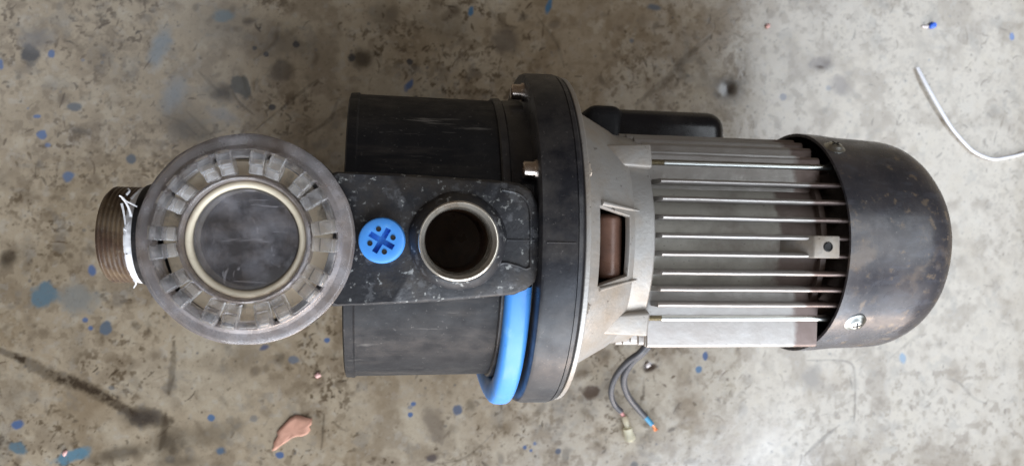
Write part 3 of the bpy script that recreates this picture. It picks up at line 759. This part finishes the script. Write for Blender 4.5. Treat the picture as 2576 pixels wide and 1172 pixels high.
# blue handle curving round the casing beside the flange
def handle():
    bm = bmesh.new(); rows = []
    n = 44; segs = 20
    for i in range(n + 1):
        s = i / n
        ph = R(-16 - 102 * s)
        xc = XF0 - .0086 - .0016 * s - .004 * max(0, s - .7); hw = .0072 + .0002 * s + .006 * max(0, s - .75)
        ro = .0955 + .0110 * min(1, s * 1.7); ri = .0860 + .0045 * min(1, s * 1.7)
        rm = (ro + ri) / 2; hr = (ro - ri) / 2
        ring = []
        for k in range(segs):
            a = 2 * math.pi * k / segs
            ca, sa = math.cos(a), math.sin(a)
            ex = math.copysign(abs(ca) ** .62, ca) * hw; er = math.copysign(abs(sa) ** .75, sa) * hr
            r = rm + er; x = xc + ex
            ring.append(bm.verts.new((x, r * math.sin(ph), ZA + r * math.cos(ph))))
        rows.append(ring)
    for A, B in zip(rows, rows[1:]):
        for k in range(segs): bm.faces.new((A[k], A[(k+1) % segs], B[(k+1) % segs], B[k]))
    bm.faces.new(rows[0]); bm.faces.new(list(reversed(rows[-1])))
    return finish('handle', bm, M['blue'], pump, 50)
handle()

# strainer pot, lid, inlet
ZL = .1035
lc = loc(622, 602, ZL)
print('lid centre', lc)
bm = bmesh.new(); LS = .977
lathe(bm, [(z, r * LS) for z, r in [(ZA - .085, .0), (ZA - .085, .046), (ZA - .04, .049), (ZA + ZL - .026, .0505), (ZA + ZL - .024, .0526), (ZA + ZL - .006, .0528), (ZA + ZL - .0045, .0522), (ZA + ZL - .0045, .0455), (ZA + ZL - .012, .044), (ZA - .06, .043), (ZA - .062, 0)]], 72, 'Z', (lc.x, lc.y, 0))
finish('strainer_pot', bm, M['black'], pump, 40)
k_ = .353 / 1800
lid_loc = (lc.x, lc.y, ZA + ZL); LS = .977
bm = bmesh.new()
lathe(bm, [(-.0042, .0525), (-.0006, .0526), (.0003, .0518), (.0008, .0500), (.0010, .0470), (.0030, .0455), (.0038, .0446), (.0030, .0436), (-.0042, .0434)], 96, 'Z', closed=True, fn=lambda a, r, t: (r * (1 + .002 * math.sin(9*t) + .0015 * math.sin(17 * t + 1)), a + .00025 * math.sin(6*t)))
lid = finish('strainer_lid', bm, M['lid'], pump, 40, loc=lid_loc); lid.scale = (LS, LS, 1)
bm = bmesh.new()
lathe(bm, [(-.0035, 0), (-.0035, .0252), (.0012, .0252), (.0022, .0246), (.0020, .0236), (.0016, .0222), (.0015, .012), (.0016, 0)], 72, 'Z')
finish('sight_glass', bm, M['glass'], lid, 50)
bm = bmesh.new(); lathe(bm, [(-.0070, .0240), (-.0040, .0253), (.0020, .0254), (.0034, .0260), (.0038, .0270), (.0036, .0281), (.0024, .0288), (-.0060, .0288)], 72, 'Z', closed=True, fn=lambda a, r, t: (r * (1 + .004 * math.sin(4*t + 1)), a)); finish('seal_ring', bm, M['seal'], lid, 50)
bm = bmesh.new(); lathe(bm, [(-.0085, .0300), (-.0042, .0305), (-.0042, .0405), (-.0062, .0411), (-.0062, .0418), (-.0085, .0420)], 72, 'Z', closed=True, fn=lambda a, r, t: (r * (1 + .02 * math.sin(3*t) + .012 * math.sin(7*t)), a)); finish('basket_rim', bm, M['cream'], lid, 40)
bm = bmesh.new(); lathe(bm, [(-.030, .0), (-.030, .028), (-.010, .0295), (-.0090, .043), (-.012, .0435)], 60, 'Z'); finish('strainer_basket', bm, M['dark'], lid, 40)
bm = bmesh.new(); lathe(bm, [(-.0040, .0290), (.0030, .0290), (.0062, .0296), (.0068, .0304), (.0060, .0314), (-.0040, .0322)], 72, 'Z', closed=True); finish('inner_collar', bm, M['lid'], lid, 40)
# lugs: twenty stepped clear blocks in ten pairs
bm = bmesh.new()
hw = .0034
st = [(.0322, -.0012), (.0322, .0068), (.0360, .0076), (.0368, .0102), (.0425, .0102), (.0442, .0085), (.0448, .0020), (.0448, -.0012)]
A = [bm.verts.new((x, -hw, z)) for x, z in st]; B = [bm.verts.new((x, hw, z)) for x, z in st]
bm.faces.new(A); bm.faces.new(list(reversed(B)))
for i in range(len(st)): bm.faces.new((A[i], A[(i+1) % len(st)], B[(i+1) % len(st)], B[i]))
bevel(bm, .0006, 2, 25)
lug0 = finish('lug', bm, M['lug'], lid, 60); first = True
for k in range(10):
    for s in (6.7, -6.7):
        o = lug0 if first else dup(lug0)
        first = False
        o.rotation_euler = (0, 0, R(3 + 36 * k + s + random.uniform(-.6, .6)))
# low bars joining the outer ends between the pairs
bm = bmesh.new()
for k in range(10):
    a0, a1 = R(3 + 36*k + 10.5), R(3 + 36*k + 25.5)
    for (ra, rb, z0, z1) in ((.0405, .0440, -.0015, .0050),):
        P = []
        for i in range(7):
            a = a0 + (a1 - a0) * i / 6
            P.append([bm.verts.new((r * math.cos(a), r * math.sin(a), z)) for r, z in ((ra, z0), (ra, z1), (rb, z1), (rb, z0))])
        for U, V in zip(P, P[1:]):
            for j in range(4): bm.faces.new((U[j], U[(j+1) % 4], V[(j+1) % 4], V[j]))
        bm.faces.new(P[0]); bm.faces.new(list(reversed(P[-1])))
bevel(bm, .0006, 2, 40)
finish('lug_bridge', bm, M['lug'], lid, 50)

# threaded inlet
XT0 = lx(234, .030, 590); XT1 = lx(331, .031, 590); XT2 = lx(392, .031, 590); RT = .0293
print('inlet', XT0, XT1, XT2)
yi = loc(280, 590, .0).y
prof = [(XT0, .022), (XT0, RT - .0018)]
x = XT0 + .0012
while x < XT1:
    prof += [(x, RT - .0012), (x + .0007, RT), (x + .0014, RT), (x + .0022, RT - .0012)]; x += .0026
prof += [(XT1 + .001, RT - .001), (XT2 + .02, RT - .001)]
bm = bmesh.new(); lathe(bm, prof, 72, 'X', (0, yi, ZA)); finish('inlet_thread', bm, M['thread'], pump, 30)
bm = bmesh.new(); lathe(bm, [(XT1 - .001, .028), (XT1 - .0005, .0308), (XT1 + .001, .0314), (XT2 + .03, .0318)], 72, 'X', (0, yi, ZA)); collar = finish('inlet_collar', bm, M['black'], pump, 40)
XP0 = lx(303, .031, 590)
def rag(a, r, t):
    f = math.sin(13*t) * .5 + math.sin(29*t + 1) * .5 + math.sin(47*t) * .35
    lo = a < XP0 + .001
    return r + .00022 * f, a + (.0007 * f if lo else .0005 * f) + (.0016 * max(0, math.sin(t)) if lo else 0)
bm = bmesh.new(); lathe(bm, [(XP0, RT - .0008), (XP0 + .0006, RT - .0001), (XP0 + .003, RT + .0003), (XP0 + .006, RT + .0003), (XT1 - .0030, RT + .0001), (XT1 - .0015, RT - .0008)], 220, 'X', (0, yi, ZA), fn=rag)
tape = finish('thread_tape', bm, M['tape'], pump, 60)
bm = bmesh.new()
for pts in ([(330,545,.030),(322,520,.032),(308,498,.034),(300,492,.036)], [(308,498,.034),(316,506,.033),(330,512,.031),(345,520,.030)], [(318,490,.026),(326,480,.027),(322,474,.026)],
            [(330,500,.030),(340,488,.028),(350,480,.026)], [(322,560,.031),(312,575,.033),(318,580,.0325)], [(334,700,.012),(342,712,.012),(336,724,.010)], [(332,690,.014),(345,705,.012),(350,706,.012)],
            [(318,640,.028),(322,665,.025),(330,688,.019)], [(306,512,.032),(312,540,.032),(318,590,.032)]):
    tube(bm, catmull([loc(u, v, z) for u, v, z in pts], 5), lambda s: .0007 * (1 - .5 * s), 6, .35)
finish('tape_strand', bm, M['tape'], tape, 60)

# motor leads
def wire(name, pts, r, m, parent):
    bm = bmesh.new(); tube(bm, catmull([loc(u, v, z - ZA) for u, v, z in pts], 8), r, 12); return finish(name, bm, m, parent, 60)
w1 = wire('lead_wire', [(1625,868,.075), (1608,888,.072), (1580,908,.062), (1554,938,.045), (1540,968,.028), (1538,995,.016), (1547,1018,.008), (1562,1034,.0045)], .0024, M['wire'], pump)
wire('wire_core', [(1560,1032,.0045), (1567,1043,.004), (1572,1052,.004)], .0016, M['wirepink'], w1)
bm = bmesh.new()
tube(bm, catmull([loc(u, v, .0042 - ZA) for u, v in ((1570,1046), (1575,1062), (1579,1080), (1583,1095), (1587,1110))], 6), lambda s: .0022 + .0020 * (1 if .45 < s < .93 else 0) + .0004 * math.sin(9*s), 14)
finish('terminal_sleeve', bm, M['sleeve'], w1, 50)
wire('terminal_pin', [(1573,1053,.0042), (1577,1075,.0042), (1584,1100,.0042)], .0011, M['white'], w1)
w2 = wire('lead_wire', [(1632,870,.070), (1615,888,.066), (1590,910,.056), (1572,940,.042), (1570,968,.030), (1582,998,.018), (1604,1026,.008), (1622,1046,.0042)], .0027, M['wire'], pump)
wc = wire('wire_core', [(1620,1043,.0042), (1630,1055,.004), (1640,1067,.0036)], .0021, M['wireblue'], w2)
bm = bmesh.new()
for k in range(6):
    a = k * 1.05
    tube(bm, [loc(1639 + math.cos(a), 1066 + math.sin(a), .0036 - ZA), loc(1645 + 2*math.cos(a), 1074 + 2*math.sin(a), .0042 - ZA), loc(1650 + 4*math.cos(a + .4), 1081 + 3.5*math.sin(a), .0026 - ZA)], .0006, 5)
finish('copper_strand', bm, M['copper'], w2, 60)

# ------------------------------------------------------------------ loose things on the floor
def flake(name, outline, z, th, m, curl=0.0):
    P = [at(u, v, 0) for u, v in outline]
    cx = sum(p.x for p in P) / len(P); cy = sum(p.y for p in P) / len(P)
    bm = bmesh.new()
    rings = []
    for f in (1.0, .7, .35):
        ring = []
        for i, p in enumerate(P):
            x, y = (p.x - cx) * f, (p.y - cy) * f
            ring.append(bm.verts.new((x, y, th + curl * (x*x*.9 + y*y*.2) / 1e-4 + .0003 * math.sin(i * 2.3) * f)))
        rings.append(ring)
    c = bm.verts.new((0, 0, th)); n = len(P)
    for A, B in zip(rings, rings[1:]):
        for k in range(n): bm.faces.new((A[k], A[(k+1) % n], B[(k+1) % n], B[k]))
    for k in range(n): bm.faces.new((rings[-1][k], rings[-1][(k+1) % n], c))
    o = finish(name, bm, m, None, 60, loc=(cx, cy, z))
    s = o.modifiers.new('thickness', 'SOLIDIFY'); s.thickness = th; s.offset = -1
    return o
o = flake('paper_scrap', [(684,1133), (690,1122), (688,1112), (700,1095), (697,1085), (712,1068), (730,1050), (745,1042), (757,1044), (770,1048), (786,1053), (784,1066), (778,1072), (782,1080), (774,1090), (760,1096), (748,1096), (735,1100), (722,1110), (706,1120), (694,1130)], .0006, .0004, M['scrap'], .00012)
tag(o, 'torn salmon pink scrap lying on the scuffed floor', 'scrap')
bm = bmesh.new()
tube(bm, catmull([at(u, v, z) for u, v, z in [(2308,170,.0022), (2330,212,.0030), (2358,262,.0030), (2390,315,.0026), (2420,352,.0022), (2452,382,.0022), (2494,399,.0022), (2530,396,.0022), (2580,384,.0022), (2680,350,.0022), (2760,340,.0022)]], 8), lambda s: .0015, 10, .8)
o = finish('white_cord', bm, M['cord'], None, 60); tag(o, 'thin white cord curving over the pale floor by the fan cover', 'cord')
def crumb(name, u, v, size, m, label, cat, group=None, seed=0, squash=.6, long=1.0, ang=0):
    rr = random.Random(seed); bm = bmesh.new()
    bmesh.ops.create_icosphere(bm, subdivisions=2, radius=size)
    for q in bm.verts:
        f = 1 + rr.uniform(-.22, .22); q.co.x *= f * long; q.co.y *= f; q.co.z *= f * squash
    bmesh.ops.rotate(bm, verts=bm.verts, cent=(0, 0, 0), matrix=Matrix.Rotation(R(ang), 3, 'Z'))
    p = at(u, v, 0); o = finish(name, bm, m, None, 60, loc=(p.x, p.y, size * squash * .8))
    tag(o, label, cat, group); return o
crumb('plastic_bit', 2343, 65, .0032, M['brightblue'], 'small vivid blue plastic bit with pale tail near the top right', 'plastic bit', seed=1)
crumb('pale_chip', 2326, 68, .0016, M['white'], 'slender pale chip touching the vivid blue plastic bit', 'chip', seed=2, long=2.2)
crumb('pink_crumb', 800, 943, .0022, M['pink'], 'pink crumb on the floor below the black pump casing', 'crumb', seed=3)
crumb('pink_crumb', 1930, 66, .0022, M['pink'], 'pink crumb on the floor above the motor at the edge of the glare', 'crumb', seed=4)
crumb('pale_chip', 1629, 917, .0022, M['white'], 'pale chip lying in a dark pit of the floor near the two motor leads', 'chip', seed=5)
crumb('pink_crumb', 164, 1138, .0016, M['pink'], 'pink crumb on a teal paint stain at the lower left', 'crumb', seed=6, long=1.6, ang=70)
